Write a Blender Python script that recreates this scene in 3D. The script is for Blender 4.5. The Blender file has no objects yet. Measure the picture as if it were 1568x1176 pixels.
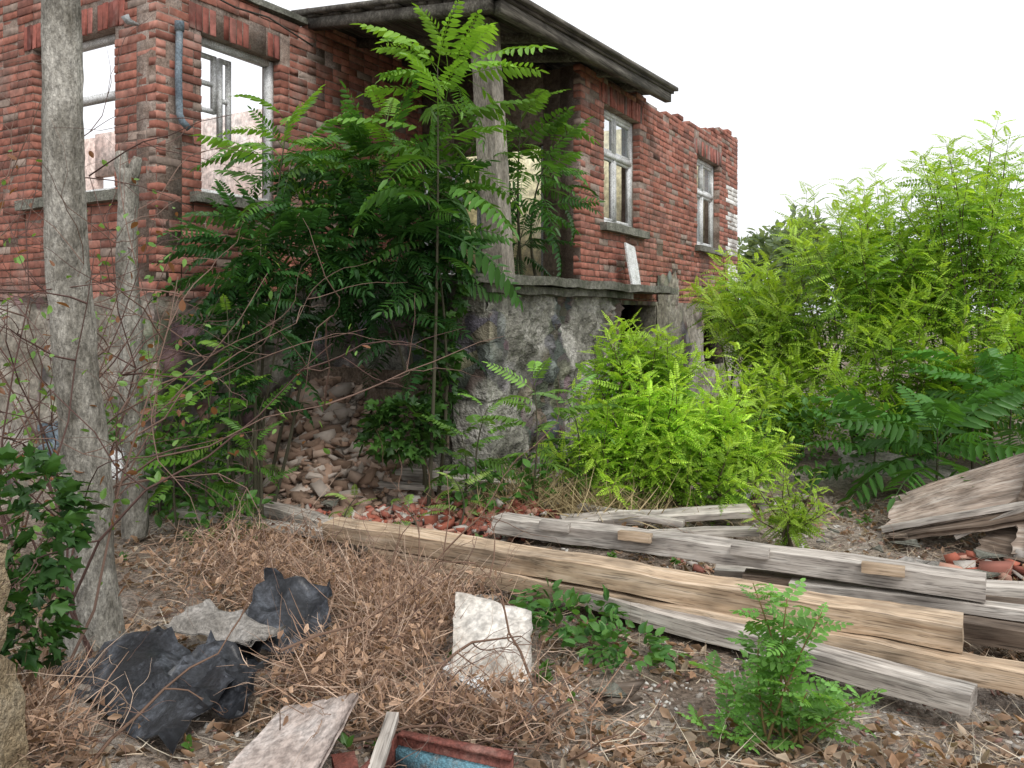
import bpy, math, random
import numpy as np
from mathutils import Vector, Matrix, Quaternion, noise
random.seed(5)
rng = np.random.default_rng(7)
scene = bpy.context.scene
ANG = math.atan2(0.868, 0.497)

# ------------------------------------------------------------------ helpers
class MB:
    def __init__(s):
        s.v=[]; s.c=[]; s.l=[]; s.sz=[]; s.n=0
    def add(s, V, Fs, col=(1,1,1)):
        V=np.asarray(V,dtype=np.float32).reshape(-1,3)
        C=np.asarray(col,dtype=np.float32)
        if C.ndim==1: C=np.tile(C,(len(V),1))
        s.v.append(V); s.c.append(C)
        for F in Fs:
            F=np.asarray(F,dtype=np.int32)
            if F.size==0: continue
            s.l.append((F+s.n).ravel()); s.sz.append(np.full(len(F),F.shape[1],dtype=np.int32))
        s.n+=len(V)
    def build(s, name, mat, smooth=False, parent=None, loc=None):
        V=np.concatenate(s.v); C=np.concatenate(s.c); L=np.concatenate(s.l); Z=np.concatenate(s.sz)
        me=bpy.data.meshes.new(name)
        me.vertices.add(len(V)); me.vertices.foreach_set("co",V.ravel())
        me.loops.add(len(L)); me.loops.foreach_set("vertex_index",L)
        st=np.concatenate([[0],np.cumsum(Z)[:-1]]).astype(np.int32)
        me.polygons.add(len(Z)); me.polygons.foreach_set("loop_start",st)
        me.update(calc_edges=True)
        a=me.color_attributes.new("Col",'FLOAT_COLOR','POINT')
        a.data.foreach_set("color",np.concatenate([C,np.ones((len(C),1),np.float32)],1).ravel())
        if smooth: me.polygons.foreach_set("use_smooth",np.ones(len(Z),dtype=bool))
        me.validate()
        me.materials.append(mat)
        o=bpy.data.objects.new(name,me); scene.collection.objects.link(o)
        if parent: o.parent=parent
        if loc is not None: o.location=loc
        return o
def empty(name, loc=(0,0,0), rz=0):
    e=bpy.data.objects.new(name,None); scene.collection.objects.link(e)
    e.location=loc; e.rotation_euler=(0,0,rz); e.empty_display_size=.2
    return e
def nz(p, sc=1.0, seed=0.0):
    return noise.noise(Vector((p[0]*sc+seed,p[1]*sc+seed*1.7,p[2]*sc-seed)))

# ------------------------------------------------------------------ materials
def mk(name):
    m=bpy.data.materials.new(name); m.use_nodes=True
    nt=m.node_tree; nt.nodes.clear()
    out=nt.nodes.new('ShaderNodeOutputMaterial'); b=nt.nodes.new('ShaderNodeBsdfPrincipled')
    nt.links.new(b.outputs[0],out.inputs[0])
    return m,nt,b,out
def nd(nt,t,**k):
    n=nt.nodes.new(t)
    for a,v in k.items(): setattr(n,a,v)
    return n
def ntex(nt,vec,scale,detail=3,rough=.65):
    n=nd(nt,'ShaderNodeTexNoise'); n.inputs['Scale'].default_value=scale
    n.inputs['Detail'].default_value=detail; n.inputs['Roughness'].default_value=rough
    if vec is not None: nt.links.new(vec,n.inputs['Vector'])
    return n.outputs['Fac']
def ramp(nt,fac,stops):
    r=nd(nt,'ShaderNodeValToRGB'); e=r.color_ramp.elements
    while len(e)<len(stops): e.new(.5)
    for i,(p,c) in enumerate(stops):
        e[i].position=p; e[i].color=(c[0],c[1],c[2],1) if hasattr(c,'__len__') else (c,c,c,1)
    nt.links.new(fac,r.inputs[0]); return r.outputs[0]
def mixc(nt,a,b,fac,mode='MIX'):
    m=nd(nt,'ShaderNodeMix',data_type='RGBA',blend_type=mode)
    for sock,val in ((m.inputs[0],fac),(m.inputs[6],a),(m.inputs[7],b)):
        if isinstance(val,bpy.types.NodeSocket): nt.links.new(val,sock)
        elif hasattr(val,'__len__'): sock.default_value=(val[0],val[1],val[2],1)
        else: sock.default_value=val
    return m.outputs[2]
def bump(nt,b,h,strength=.5,dist=.02):
    n=nd(nt,'ShaderNodeBump'); n.inputs['Strength'].default_value=strength; n.inputs['Distance'].default_value=dist
    nt.links.new(h,n.inputs['Height']); nt.links.new(n.outputs[0],b.inputs['Normal'])
def objc(nt,scale=None):
    t=nd(nt,'ShaderNodeTexCoord')
    if scale is None: return t.outputs['Object']
    m=nd(nt,'ShaderNodeMapping'); m.inputs['Scale'].default_value=scale
    nt.links.new(t.outputs['Object'],m.inputs[0]); return m.outputs[0]
def attr(nt):
    a=nd(nt,'ShaderNodeAttribute'); a.attribute_name="Col"; return a.outputs['Color']
def mat_vc(name, lo=.7, hi=1.25, scale=18, rough=.9, bs=0, bd=.01, stains=(), detail=3):
    m,nt,b,_=mk(name); c=attr(nt)
    if scale:
        v=objc(nt); n=ntex(nt,v,scale,detail,.65)
        c=mixc(nt,c,ramp(nt,n,[(.3,lo),(.7,hi)]),1.0,'MULTIPLY')
        for st in stains:
            s=ntex(nt,v,st[1],4,.7)
            c=mixc(nt,c,st[0],ramp(nt,s,[(st[2],0.0),(st[2]+.12,st[3])]))
        if bs: bump(nt,b,ntex(nt,v,scale*3,2,.7),bs,bd)
    nt.links.new(c,b.inputs['Base Color']); b.inputs['Roughness'].default_value=rough
    b.inputs['Specular IOR Level'].default_value=.25
    return m
def mat_two(name,c1,c2,c3,scale=3,rough=.9,bs=.8,bd=.02,vscale=None,stone=None):
    m,nt,b,_=mk(name); v=objc(nt,vscale)
    n=ntex(nt,v,scale,5,.68); c=ramp(nt,n,[(.32,c1),(.5,c2),(.66,c3)])
    f=ntex(nt,v,scale*11,2,.7)
    c=mixc(nt,c,ramp(nt,f,[(.35,.62),(.65,1.2)]),1.0,'MULTIPLY')
    if stone:
        vo=nd(nt,'ShaderNodeTexVoronoi'); vo.inputs['Scale'].default_value=stone[0]; nt.links.new(v,vo.inputs['Vector'])
        sc=mixc(nt,vo.outputs['Color'],(.5,.5,.5),.8); sc=mixc(nt,sc,stone[1],1.0,'MULTIPLY')
        d=ramp(nt,vo.outputs['Distance'],[(.3,1.0),(.62,.35)]); sc=mixc(nt,sc,d,1.0,'MULTIPLY')
        msk=ntex(nt,v,stone[2],3,.6); c=mixc(nt,c,sc,ramp(nt,msk,[(stone[3],0.0),(stone[3]+.04,1.0)]))
    nt.links.new(c,b.inputs['Base Color']); b.inputs['Roughness'].default_value=rough
    b.inputs['Specular IOR Level'].default_value=.3
    bump(nt,b,ntex(nt,v,scale*6,3,.75),bs,bd)
    return m
def mat_wood(name,c1,c2,c3,rough=.85):
    m,nt,b,_=mk(name)
    v=objc(nt,(1.2,22,22)); n=ntex(nt,v,1.6,4,.65)
    c=ramp(nt,n,[(.3,c1),(.52,c2),(.7,c3)])
    v2=objc(nt,(1.5,3,3)); s=ntex(nt,v2,1.7,3,.65)
    c=mixc(nt,c,ramp(nt,s,[(.36,.55),(.58,1.12)]),1.0,'MULTIPLY')
    v3=objc(nt,(3,90,90)); g=ntex(nt,v3,1.5,2,.7)
    c=mixc(nt,c,ramp(nt,g,[(.36,.35),(.47,1.0)]),.8,'MULTIPLY')
    nt.links.new(c,b.inputs['Base Color']); b.inputs['Roughness'].default_value=rough
    b.inputs['Specular IOR Level'].default_value=.2
    bump(nt,b,g,.5,.004); return m
def mat_leaf(name, trans=.35, rough=.45):
    m,nt,b,out=mk(name); c=attr(nt)
    nt.links.new(c,b.inputs['Base Color']); b.inputs['Roughness'].default_value=rough
    b.inputs['Specular IOR Level'].default_value=.3
    t=nd(nt,'ShaderNodeBsdfTranslucent'); tc=mixc(nt,c,(1.5,1.45,.6),1.0,'MULTIPLY'); nt.links.new(tc,t.inputs[0])
    ms=nd(nt,'ShaderNodeMixShader'); ms.inputs[0].default_value=trans
    nt.links.new(b.outputs[0],ms.inputs[1]); nt.links.new(t.outputs[0],ms.inputs[2]); nt.links.new(ms.outputs[0],out.inputs[0])
    return m

M_brick=mat_vc("brick_mat",.65,1.3,14,.95,.4,.003,stains=(((.10,.075,.06),1.3,.52,.55),((.36,.30,.26),2.1,.57,.4)),detail=3)
M_mortar=mat_two("mortar_mat",(.15,.105,.08),(.25,.19,.155),(.35,.29,.25),6,bs=.4)
M_plast=mat_two("foundation_plaster_mat",(.15,.13,.10),(.32,.29,.24),(.50,.47,.42),1.3,bs=1,bd=.03,stone=(5.5,(.55,.47,.39),.8,.5))
M_stone=mat_two("rough_stone_mat",(.08,.075,.06),(.25,.24,.205),(.46,.44,.40),2.0,bs=1,bd=.05,stone=(5,(.50,.46,.41),.9,.52))
M_conc=mat_two("mossy_concrete_mat",(.05,.055,.035),(.15,.145,.12),(.28,.27,.24),2.2)
M_cream=mat_two("cream_plaster_mat",(.54,.50,.30),(.70,.64,.42),(.76,.72,.54),1.2,bs=.3)
M_pink=mat_two("pink_plaster_mat",(.66,.50,.44),(.76,.64,.58),(.80,.74,.70),1.0,bs=.3)
M_brownpl=mat_two("brown_render_mat",(.08,.06,.045),(.17,.135,.10),(.28,.23,.18),2.0)
M_white=mat_two("white_paint_mat",(.42,.42,.40),(.66,.67,.66),(.78,.79,.80),7,rough=.6,bs=.3,bd=.004)
M_greyp=mat_two("old_paint_mat",(.22,.23,.22),(.38,.40,.41),(.52,.54,.56),7,rough=.6,bs=.3,bd=.004)
M_sillm=mat_two("sill_mat",(.08,.08,.06),(.17,.17,.14),(.27,.26,.22),5)
M_pipe=mat_two("pipe_mat",(.10,.13,.16),(.18,.23,.27),(.26,.30,.33),6,rough=.5,bs=.2,bd=.003)
M_roofw=mat_wood("roof_wood_mat",(.04,.035,.03),(.09,.08,.065),(.15,.135,.11))
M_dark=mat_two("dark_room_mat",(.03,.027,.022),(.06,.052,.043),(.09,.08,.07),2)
M_w1=mat_wood("tan_wood_mat",(.32,.22,.14),(.50,.38,.265),(.62,.50,.38))
M_w2=mat_wood("grey_wood_mat",(.26,.225,.195),(.47,.425,.375),(.64,.60,.54))
M_w3=mat_wood("dark_wood_mat",(.08,.055,.04),(.16,.12,.09),(.26,.21,.17))
M_ply=mat_wood("weathered_plywood_mat",(.20,.145,.11),(.36,.29,.235),(.52,.46,.40))
M_rag=mat_two("grey_rag_mat",(.16,.145,.125),(.27,.25,.225),(.40,.375,.35),4)
M_bark=mat_two("bark_mat",(.10,.09,.07),(.26,.245,.21),(.46,.44,.39),6,vscale=(1,1,.45),bd=.03)
M_vc=mat_vc("litter_mat",scale=0,rough=.95)
M_tarp=mat_two("black_tarp_mat",(.012,.013,.015),(.03,.032,.037),(.12,.13,.15),5,rough=.35,bs=.4,bd=.006)
M_leaf=mat_leaf("ailanthus_leaf_mat",.33,.4)
M_loc=mat_leaf("locust_leaf_mat",.4,.5)
M_dry=mat_leaf("dry_leaf_mat",.15,.8)
M_red=mat_two("red_paint_mat",(.10,.035,.025),(.18,.06,.045),(.26,.15,.12),4,rough=.6)
M_blue=mat_two("blue_paint_mat",(.30,.20,.13),(.14,.28,.34),(.16,.36,.44),9,rough=.6)

# ------------------------------------------------------------------ ground
def sm(a,b,x):
    t=min(1,max(0,(x-a)/(b-a))); return t*t*(3-2*t)
def gh(x,y):
    s=.497*x+.868*y; q=-.868*x+.497*y
    h=.30*sm(3.3,5.6,q)*sm(4.2,6,s)+.12*sm(2.2,3.6,q)*sm(5,6.5,s)
    h+=.70*math.exp(-((x+1.5)**2/.6+(y-7.55)**2/.55))
    h+=.08*math.exp(-((x-.3)**2/1.2+(y-6.3)**2/.3))
    if abs(x)<12 and y<16:
        h+=.06*noise.noise(Vector((x*.9,y*.9,0)))+.035*noise.noise(Vector((x*3,y*3,5)))+.015*noise.noise(Vector((x*11,y*11,9)))
    return h
xs=np.concatenate([[-400,-150,-60,-25,-12],np.arange(-7,9,.06),[12,25,60,150,400]])
ys=np.concatenate([[-100,-30,-8,-2,0.5],np.arange(1.8,13,.06),[16,25,45,90,200,600]])
mb=MB(); V=[(x,y,gh(x,y)) for y in ys for x in xs]
nx,ny=len(xs),len(ys); idx=np.arange(nx*ny).reshape(ny,nx)
F=np.stack([idx[:-1,:-1],idx[:-1,1:],idx[1:,1:],idx[1:,:-1]],-1).reshape(-1,4)
mb.add(V,[F])
m,nt,b,_=mk("ground_mat"); v=objc(nt)
c=ramp(nt,ntex(nt,v,.9,5,.7),[(.36,(.13,.095,.07)),(.46,(.23,.18,.14)),(.56,(.33,.28,.235)),(.68,(.44,.40,.35))])
c=mixc(nt,c,ramp(nt,ntex(nt,v,34,3,.75),[(.34,.45),(.64,1.35)]),1.0,'MULTIPLY')
c=mixc(nt,c,(.055,.075,.025),ramp(nt,ntex(nt,v,.45,3,.7),[(.6,0.0),(.7,.4)]))
nt.links.new(c,b.inputs['Base Color']); b.inputs['Roughness'].default_value=1; b.inputs['Specular IOR Level'].default_value=.1
bump(nt,b,ntex(nt,v,26,4,.8),1,.035)
mb.build("ground",m,True)

# ------------------------------------------------------------------ generic solids
def boxV(a0,a1,b0,b1,c0,c1):
    return np.array([(x,y,z) for x in (a0,a1) for y in (b0,b1) for z in (c0,c1)],float)
BF=np.array([(0,1,3,2),(4,6,7,5),(0,4,5,1),(2,3,7,6),(0,2,6,4),(1,5,7,3)])
def box(mb,a0,a1,b0,b1,c0,c1,col=(1,1,1),j=0):
    V=boxV(a0,a1,b0,b1,c0,c1)
    if j: V=V+rng.normal(0,j,V.shape)
    mb.add(V,[BF],col)
def rough_box(mb,size,res,amp,freq=3,seed=0,xf=None,col=(1,1,1)):
    n=[max(1,int(round(d/res))) for d in size]
    for ax in range(3):
        o=[i for i in range(3) if i!=ax]
        for sgn in (0,1):
            na,nb=n[o[0]],n[o[1]]
            P_=[]
            for i in range(na+1):
                for j in range(nb+1):
                    p=[0,0,0]; p[ax]=(sgn-.5)*size[ax]; p[o[0]]=(i/na-.5)*size[o[0]]; p[o[1]]=(j/nb-.5)*size[o[1]]
                    q=Vector(p)
                    d=noise.noise_vector(q*freq+Vector((seed,seed*.3,-seed)))*amp+noise.noise_vector(q*freq*4+Vector((seed,0,seed)))*amp*.4
                    P_.append(tuple(q+d))
            P_=np.array(P_)
            if xf is not None: P_=xf(P_)
            id=np.arange((na+1)*(nb+1)).reshape(na+1,nb+1)
            F=np.stack([id[:-1,:-1],id[:-1,1:],id[1:,1:],id[1:,:-1]],-1).reshape(-1,4)
            if sgn^(ax==1): F=F[:,::-1]
            mb.add(P_,[F],col)
def beam(name,p0,p1,w,h,mat,res=.06,amp=.008,roll=0,seed=0,parent=None):
    p0=Vector(p0);p1=Vector(p1);L=(p1-p0).length
    mb=MB(); rough_box(mb,(L,w,h),res,amp,2.5,seed)
    o=mb.build(name,mat,False,parent)
    d=(p1-p0); o.location=(p0+p1)/2
    q=d.to_track_quat('X','Z'); o.rotation_mode='QUATERNION'
    o.rotation_quaternion=q@Quaternion((1,0,0),roll)
    return o
def tube(mb,pts,rad,sides=6,col=(1,1,1),rj=0):
    pts=[Vector(p) for p in pts]; n=len(pts); V=[]; up=Vector((.3,.9,.1))
    for i,p in enumerate(pts):
        d=(pts[min(n-1,i+1)]-pts[max(0,i-1)]).normalized()
        a=d.cross(up); 
        if a.length<1e-3: a=d.cross(Vector((1,0,0)))
        a.normalize(); bb=d.cross(a)
        r=rad[i] if hasattr(rad,'__len__') else rad
        for k in range(sides):
            t=2*math.pi*k/sides; rr=r
            if rj: rr=r*(1+rj*noise.noise(Vector((math.cos(t)*1.5,math.sin(t)*1.5,p.z*3.5)))+rj*.5*noise.noise(Vector((math.cos(t)*4,math.sin(t)*4,p.z*11))))
            V.append(tuple(p+a*math.cos(t)*rr+bb*math.sin(t)*rr))
    F=[(i*sides+k,i*sides+(k+1)%sides,(i+1)*sides+(k+1)%sides,(i+1)*sides+k) for i in range(n-1) for k in range(sides)]
    mb.add(V,[F]+([[list(range((n-1)*sides,n*sides))]]),col)

# ------------------------------------------------------------------ building (local X along the yard wall, local Y into the plot)
house=empty("brick_house",(0,0,0),ANG)
bk=MB(); mt=MB(); wh=MB()
def pos(ax,c,V):
    V=np.asarray(V,float)
    if ax=='X': return np.stack([V[:,0],c+V[:,1],V[:,2]],1)
    return np.stack([c+V[:,1],V[:,0],V[:,2]],1)
BRF=np.array([(0,1,5,4),(1,2,6,5),(2,3,7,6),(3,0,4,7),(4,5,9,8),(5,6,10,9),(6,7,11,10),(7,4,8,11),(8,9,10,11)])
def brick(ax,c,a0,a1,z0,z1,col,dj=.003):
    d=rng.normal(0,dj); e=.003; t=rng.normal(0,.0015,2)
    V=[(a0,.09,z0),(a1,.09,z0),(a1,.09,z1),(a0,.09,z1),
       (a0,.003+d,z0),(a1,.003+d,z0),(a1,.003+d,z1),(a0,.003+d,z1),
       (a0+e,d,z0+e),(a1-e,d,z0+e),(a1-e,d,z1-e),(a0+e,d,z1-e)]
    V=np.array(V); V[4:,:]+=rng.normal(0,.0018,(8,3)); V[:,2]+=np.where(V[:,0]>(a0+a1)/2,t[0],t[1])
    bk.add(pos(ax,c,V),[BRF],col)
def bcol():
    r=random.random()
    if r<.60: c=np.array([.31,.125,.09])*random.uniform(.85,1.15)
    elif r<.76: c=np.array([.22,.095,.072])*random.uniform(.8,1.2)
    elif r<.93: c=np.array([.36,.17,.13])*random.uniform(.85,1.15)
    else: c=np.array([.30,.23,.19])*random.uniform(.7,1.1)
    return c
def brick_wall(ax,c,a0,a1,z0,topf,ops,thick=.25,white=None):
    H=.074; L=.25; i=0; z=z0
    lint=[(o[0]-.13,o[1]+.13,o[3],o[3]+.235) for o in ops if o[4]]
    while z<5.2:
        a=a0-(0 if i%2 else .125)
        while a<a1:
            l=L if random.random()<.8 else L/2
            b0,b1=max(a,a0-.002),min(a+l-.010,a1)
            if a+l>a1-.05: b1=a1; 
            a+=l
            segs=[(b0,b1)]
            for (o0,o1,p0,p1) in [(o[0],o[1],o[2],o[3]) for o in ops]+lint:
                if z+.06>p0+.012 and z<p1-.012:
                    ns=[]
                    for (s0,s1) in segs:
                        if s1<=o0 or s0>=o1: ns.append((s0,s1))
                        else:
                            if s0<o0-.03: ns.append((s0,o0+.003))
                            if s1>o1+.03: ns.append((o1-.003,s1))
                    segs=ns
            for s0,s1 in segs:
                mid=(s0+s1)/2
                if s1-s0<.03 or z+.064>topf(mid): continue
                if random.random()<.010: continue
                cc=bcol()
                if white and white(mid,z): cc=np.array([.72,.71,.68])
                brick(ax,c,s0,s1,z,z+.064,cc)
        z+=H; i+=1
    for (o0,o1,p0,p1) in lint:
        a=o0
        while a<o1-.03:
            brick(ax,c,a,min(a+.063,o1),p0+.004,p1-.01,bcol()*np.array([.95,.8,.85]),.006); a+=.075
    br=sorted(set([a0,a1]+[x for o in ops for x in (o[0],o[1])]+[x for x in np.arange(a0,a1,.4)]))
    for x0,x1 in zip(br[:-1],br[1:]):
        if x1-x0<.001: continue
        mid=(x0+x1)/2; top=min(topf(x0+.01),topf(x1-.01),topf(mid))-.03; zz=[(z0-.0,top)]
        for o in ops:
            if o[0]<mid<o[1]:
                n=[]
                for s,e in zz:
                    if o[2]>s: n.append((s,min(e,o[2])))
                    if o[3]<e: n.append((max(s,o[3]),e))
                zz=n
        for s,e in zz:
            if e-s>.01: mt.add(pos(ax,c,boxV(x0,x1,.006,thick,s,e)),[BF])
def lerp(pts):
    X=[p[0] for p in pts];Y=[p[1] for p in pts]
    return lambda a: float(np.interp(a,X,Y)+.05*round(2*noise.noise(Vector((a*2.3,3.1,0)))))
opA=[(6.44,7.66,2.65,4.06,True),(8.5,9.7,2.65,4.06,True)]
opB=[(4.88,5.81,2.65,4.06,True)]
opC=[(8.72,9.85,2.65,4.03,True),(12.25,13.45,2.65,4.05,True)]
brick_wall('Y',4.43,5.9,13,1.74,lerp([(5,4.75),(13,4.9)]),opA)
brick_wall('X',5.9,4.43,8.4,1.74,lerp([(4.4,4.65),(5.2,4.5),(6.2,4.5),(6.3,4.72),(8.4,4.75)]),opB)
tC=lambda a: float(np.interp(a,[8.1,10,10.4,11.2,12.5,13.3,14.0,14.6],[4.34,4.40,4.38,4.42,4.52,4.68,4.74,4.76])+.035*round(2.4*noise.noise(Vector((a*3.3,3.1,0)))))
brick_wall('X',3.78,8.1,14.6,1.74,tC,opC,white=lambda a,z:a>13.95 and (2.62<z<2.88 or 3.05<z<3.3 or 3.5<z<3.8 or 1.9<z<2.45))
brick_wall('Y',14.6,3.9,8.2,.2,lerp([(3,4.7),(9,4.5)]),[])
for ax,c,ops in (('Y',4.43,opA),('X',5.9,opB),('X',3.78,opC)):
    for o in ops:
        mm=MB(); sx,sz_=(o[1]-o[0]+.24),.09
        cen=(o[0]+o[1])/2
        xf=(lambda P,cen=cen,o=o,ax=ax,c=c: pos(ax,c,np.stack([P[:,0]+cen,P[:,1]+.06,P[:,2]+o[2]-.035],1)))
        rough_box(mm,(sx,.30,sz_),.06,.008,4,cen,xf)
        mm.build("window_sill",M_sillm,False,house)
def window(ax,c,o,style):
    a0,a1,z0,z1=o[0]+.004,o[1]-.004,o[2]+.014,o[3]-.004; d0,d1=.10,.17; w=.055
    def bb(x0,x1,q0,q1,e0=d0,e1=d1,j=.0015):
        V=boxV(x0,x1,e0,e1,q0,q1); V=V+rng.normal(0,j,V.shape); wh.add(pos(ax,c,V),[BF])
    bb(a0,a0+w,z0,z1); bb(a1-w,a1,z0,z1); bb(a0+w,a1-w,z1-w,z1); bb(a0+w,a1-w,z0,z0+w)
    m_=(a0+a1)/2; tz=z0+(z1-z0)*.62
    if style<0: return
    bb(a0+w,a1-w,tz-.03,tz+.03,d0-.01,d1-.01)
    if style>0:
        bb(m_-.03,m_+.03,z0+w,tz-.03); bb(m_-.025,m_+.025,tz+.03,z1-w)
        for (p0,p1) in ((a0+w,m_-.03),(m_+.03,a1-w)):
            for (q0,q1) in ((z0+w,tz-.03),(tz+.03,z1-w)):
                s=.035; e=(d0+.012,d0+.05)
                bb(p0,p0+s,q0,q1,*e); bb(p1-s,p1,q0,q1,*e); bb(p0+s,p1-s,q0,q0+s,*e); bb(p0+s,p1-s,q1-s,q1,*e)
window('X',3.78,opC[0],1); window('X',3.78,opC[1],1); window('Y',4.43,opA[0],0); window('X',5.9,opB[0],-1)
window('Y',4.43,opA[1],0)
def casement(x0,x1,y,z0,z1):
    box(wh,x0,x0+.04,y,y+.04,z0,z1); box(wh,x1-.04,x1,y,y+.04,z0,z1)
    for z in (z0,(z0+z1)/2-.02,z1-.04): box(wh,x0+.04,x1-.04,y+.003,y+.037,z,z+.04)
casement(4.95,5.25,6.14,3.45,3.98); casement(5.28,5.42,6.14,3.2,3.98)
wh.build("window_frames",M_white,False,house)
m,nt,b,out=mk("dusty_glass_mat"); b.inputs['Base Color'].default_value=(.5,.56,.6,1); b.inputs['Roughness'].default_value=.12
tr=nd(nt,'ShaderNodeBsdfTransparent'); ms=nd(nt,'ShaderNodeMixShader'); ms.inputs[0].default_value=.35
nt.links.new(tr.outputs[0],ms.inputs[1]); nt.links.new(b.outputs[0],ms.inputs[2]); nt.links.new(ms.outputs[0],out.inputs[0])
gl=MB()
for (a0,a1,z0,z1) in ((8.8,9.25,3.55,3.95),(9.32,9.78,3.55,3.95),(12.35,12.82,2.75,3.4),(12.9,13.35,3.55,3.95)):
    gl.add([(a0,3.91,z0),(a1,3.912,z0),(a1,3.911,z1),(a0,3.909,z1)],[[(0,1,2,3)]])
gl.build("window_glass",m,False,house)
bk.build("brickwork",M_brick,False,house)
mt.build("wall_core",M_mortar,False,house)
def rough_wall(name,ax,c,a0,a1,z0,z1,mat,amp,ops=(),res=.05,out=.03,freq=2.2,seed=0,topn=0):
    na=int((a1-a0)/res); nzz=int((z1-z0)/res); V=[]
    for i in range(na+1):
        for j in range(nzz+1):
            a=a0+(a1-a0)*i/na; z=z0+(z1-z0)*j/nzz
            h=noise.noise(Vector((a*freq,z*freq,seed)))*amp+abs(noise.noise(Vector((a*freq*3,z*freq*4,seed+5))))*amp*.9+noise.noise(Vector((a*20,z*20,seed)))*amp*.25
            zz=z
            if j==nzz: zz+=topn*noise.noise(Vector((a*5,seed,0)))
            V.append((a,-(out+h),zz))
    id=np.arange((na+1)*(nzz+1)).reshape(na+1,nzz+1); F=[]
    for i in range(na):
        for j in range(nzz):
            a=a0+(a1-a0)*(i+.5)/na; z=z0+(z1-z0)*(j+.5)/nzz
            if any(o[0]<a<o[1] and o[2]<z<o[3] for o in ops): continue
            F.append((id[i,j],id[i+1,j],id[i+1,j+1],id[i,j+1]))
    mb=MB(); mb.add(pos(ax,c,V),[F]); return mb.build(name,mat,True,house)
rough_wall("foundation",'Y',4.43,5.87,13,-.3,1.76,M_plast,.05,topn=.1)
rough_wall("foundation",'X',5.9,4.40,8.1,-.3,1.76,M_plast,.05,seed=4,topn=.1)
rough_wall("lower_wall",'X',3.78,8.3,14.63,-.3,1.78,M_plast,.02,ops=[(8.81,10.4,-1,1.72),(12.5,13.6,.8,1.6)],seed=8,out=.02)
rough_wall("upper_render_patch",'X',3.78,10.45,11.3,1.75,2.15,M_plast,.02,seed=9,out=.02,topn=.3)
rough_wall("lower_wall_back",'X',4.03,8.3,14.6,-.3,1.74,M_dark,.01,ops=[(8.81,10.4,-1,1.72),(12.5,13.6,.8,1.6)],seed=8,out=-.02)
t=MB()
for (x0,x1,z0,z1) in ((8.79,8.83,-.3,1.74),(10.38,10.42,-.3,1.74),(12.48,12.52,.8,1.6),(13.58,13.62,.8,1.6),(12.52,13.58,1.58,1.62)):
    box(t,x0,x1,3.77,4.05,z0,z1)
t.build("reveals",M_plast,False,house)
t=MB(); box(t,8.3,14.5,4.7,4.8,-.3,1.8); t.build("cellar_wall",M_plast,False,house)
rough_wall("porch_base",'X',3.62,5.80,8.75,-.3,1.86,M_stone,.09,seed=2,out=0,freq=3.2,res=.035)
rough_wall("porch_base",'Y',5.86,3.56,5.9,-.3,1.86,M_stone,.08,seed=12,out=0,freq=3)
rough_wall("porch_base",'Y',8.75,3.6,5.2,-.3,1.86,M_stone,.03,seed=15,out=-.03)
mm=MB()
for k in range(9): rough_box(mm,(.30+.08*random.random(),.30+.08*random.random(),.245),.05,.03,4,k*3,lambda P,k=k:P+np.array([5.96,3.72,-.18+k*.24]))
mm.build("porch_corner_stones",M_stone,False,house)
t=MB()
for k in range(4): rough_box(t,(1.7,.03,.15),.1,.01,3,k,lambda P,k=k:np.stack([5.66-P[:,1],4.7+P[:,0],.55+.17*k+P[:,2]],1))
t.build("side_boards",M_w3,False,house)
def slab(name,a0,a1,y0,y1,z0,z1,mat,res=.08,amp=.015,seed=0):
    mm=MB(); rough_box(mm,(a1-a0,y1-y0,z1-z0),res,amp,2.5,seed,lambda P:P+np.array([(a0+a1)/2,(y0+y1)/2,(z0+z1)/2]))
    return mm.build(name,mat,False,house)
slab("porch_floor",5.72,10.3,3.42,5.86,1.87,1.95,M_conc,.07,.022,1)
slab("porch_floor_edge",5.78,8.9,3.5,3.7,1.79,1.865,M_conc,.07,.02,3)
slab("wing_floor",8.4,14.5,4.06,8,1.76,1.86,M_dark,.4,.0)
mm=MB(); rough_box(mm,(.20,.20,2.3),.06,.012,3,2,lambda P:P+np.stack([-.07*(P[:,2]/1.15),.035*P[:,2],0*P[:,2]],1)+np.array([6.38,3.86,3.08]))
mm.build("porch_column",mat_two("column_mat",(.15,.13,.105),(.30,.27,.225),(.42,.385,.335),3,vscale=(2,2,.6)),False,house)
t=MB()
def pil(y0,y1,z0,z1,s0=8.1,s1=8.34): box(t,s0,s1,y0,y1,z0,z1)
pil(3.805,4.24,1.96,4.3); pil(4.24,4.86,3.5,4.38); pil(4.86,5.06,1.96,4.4); pil(5.06,5.42,3.5,4.4); pil(5.42,5.88,1.96,4.6)
t.build("end_wall",M_brownpl,False,house)
t=MB()
for y0,y1,z1 in ((4.25,4.30,3.49),(4.80,4.85,3.49),(5.07,5.11,3.49),(5.37,5.41,3.49)): box(t,8.16,8.24,y0,y1,1.97,z1)
t.build("door_frames",M_greyp,False,house)
t=MB(); box(t,11.8,11.95,4.06,4.3,1.87,4.35); box(t,11.8,11.95,4.3,4.75,3.7,4.35); box(t,11.8,11.95,4.75,8,1.87,4.45); box(t,8.4,14.5,8.0,8.2,1.87,4.4)
box(t,14.42,14.57,4.06,8,1.87,4.5)
t.build("interior_cream_walls",M_cream,False,house)
t=MB(); box(t,8.45,8.6,6.2,11.9,1.7,4.55); box(t,8.45,8.6,11.9,12.8,1.7,2.7); box(t,8.45,8.6,11.9,12.8,3.9,4.6); box(t,8.45,8.6,12.8,15,1.7,4.55); box(t,4.7,8.4,14.8,15,1.7,4.5)
t.build("interior_pink_walls",M_pink,False,house)
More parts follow.
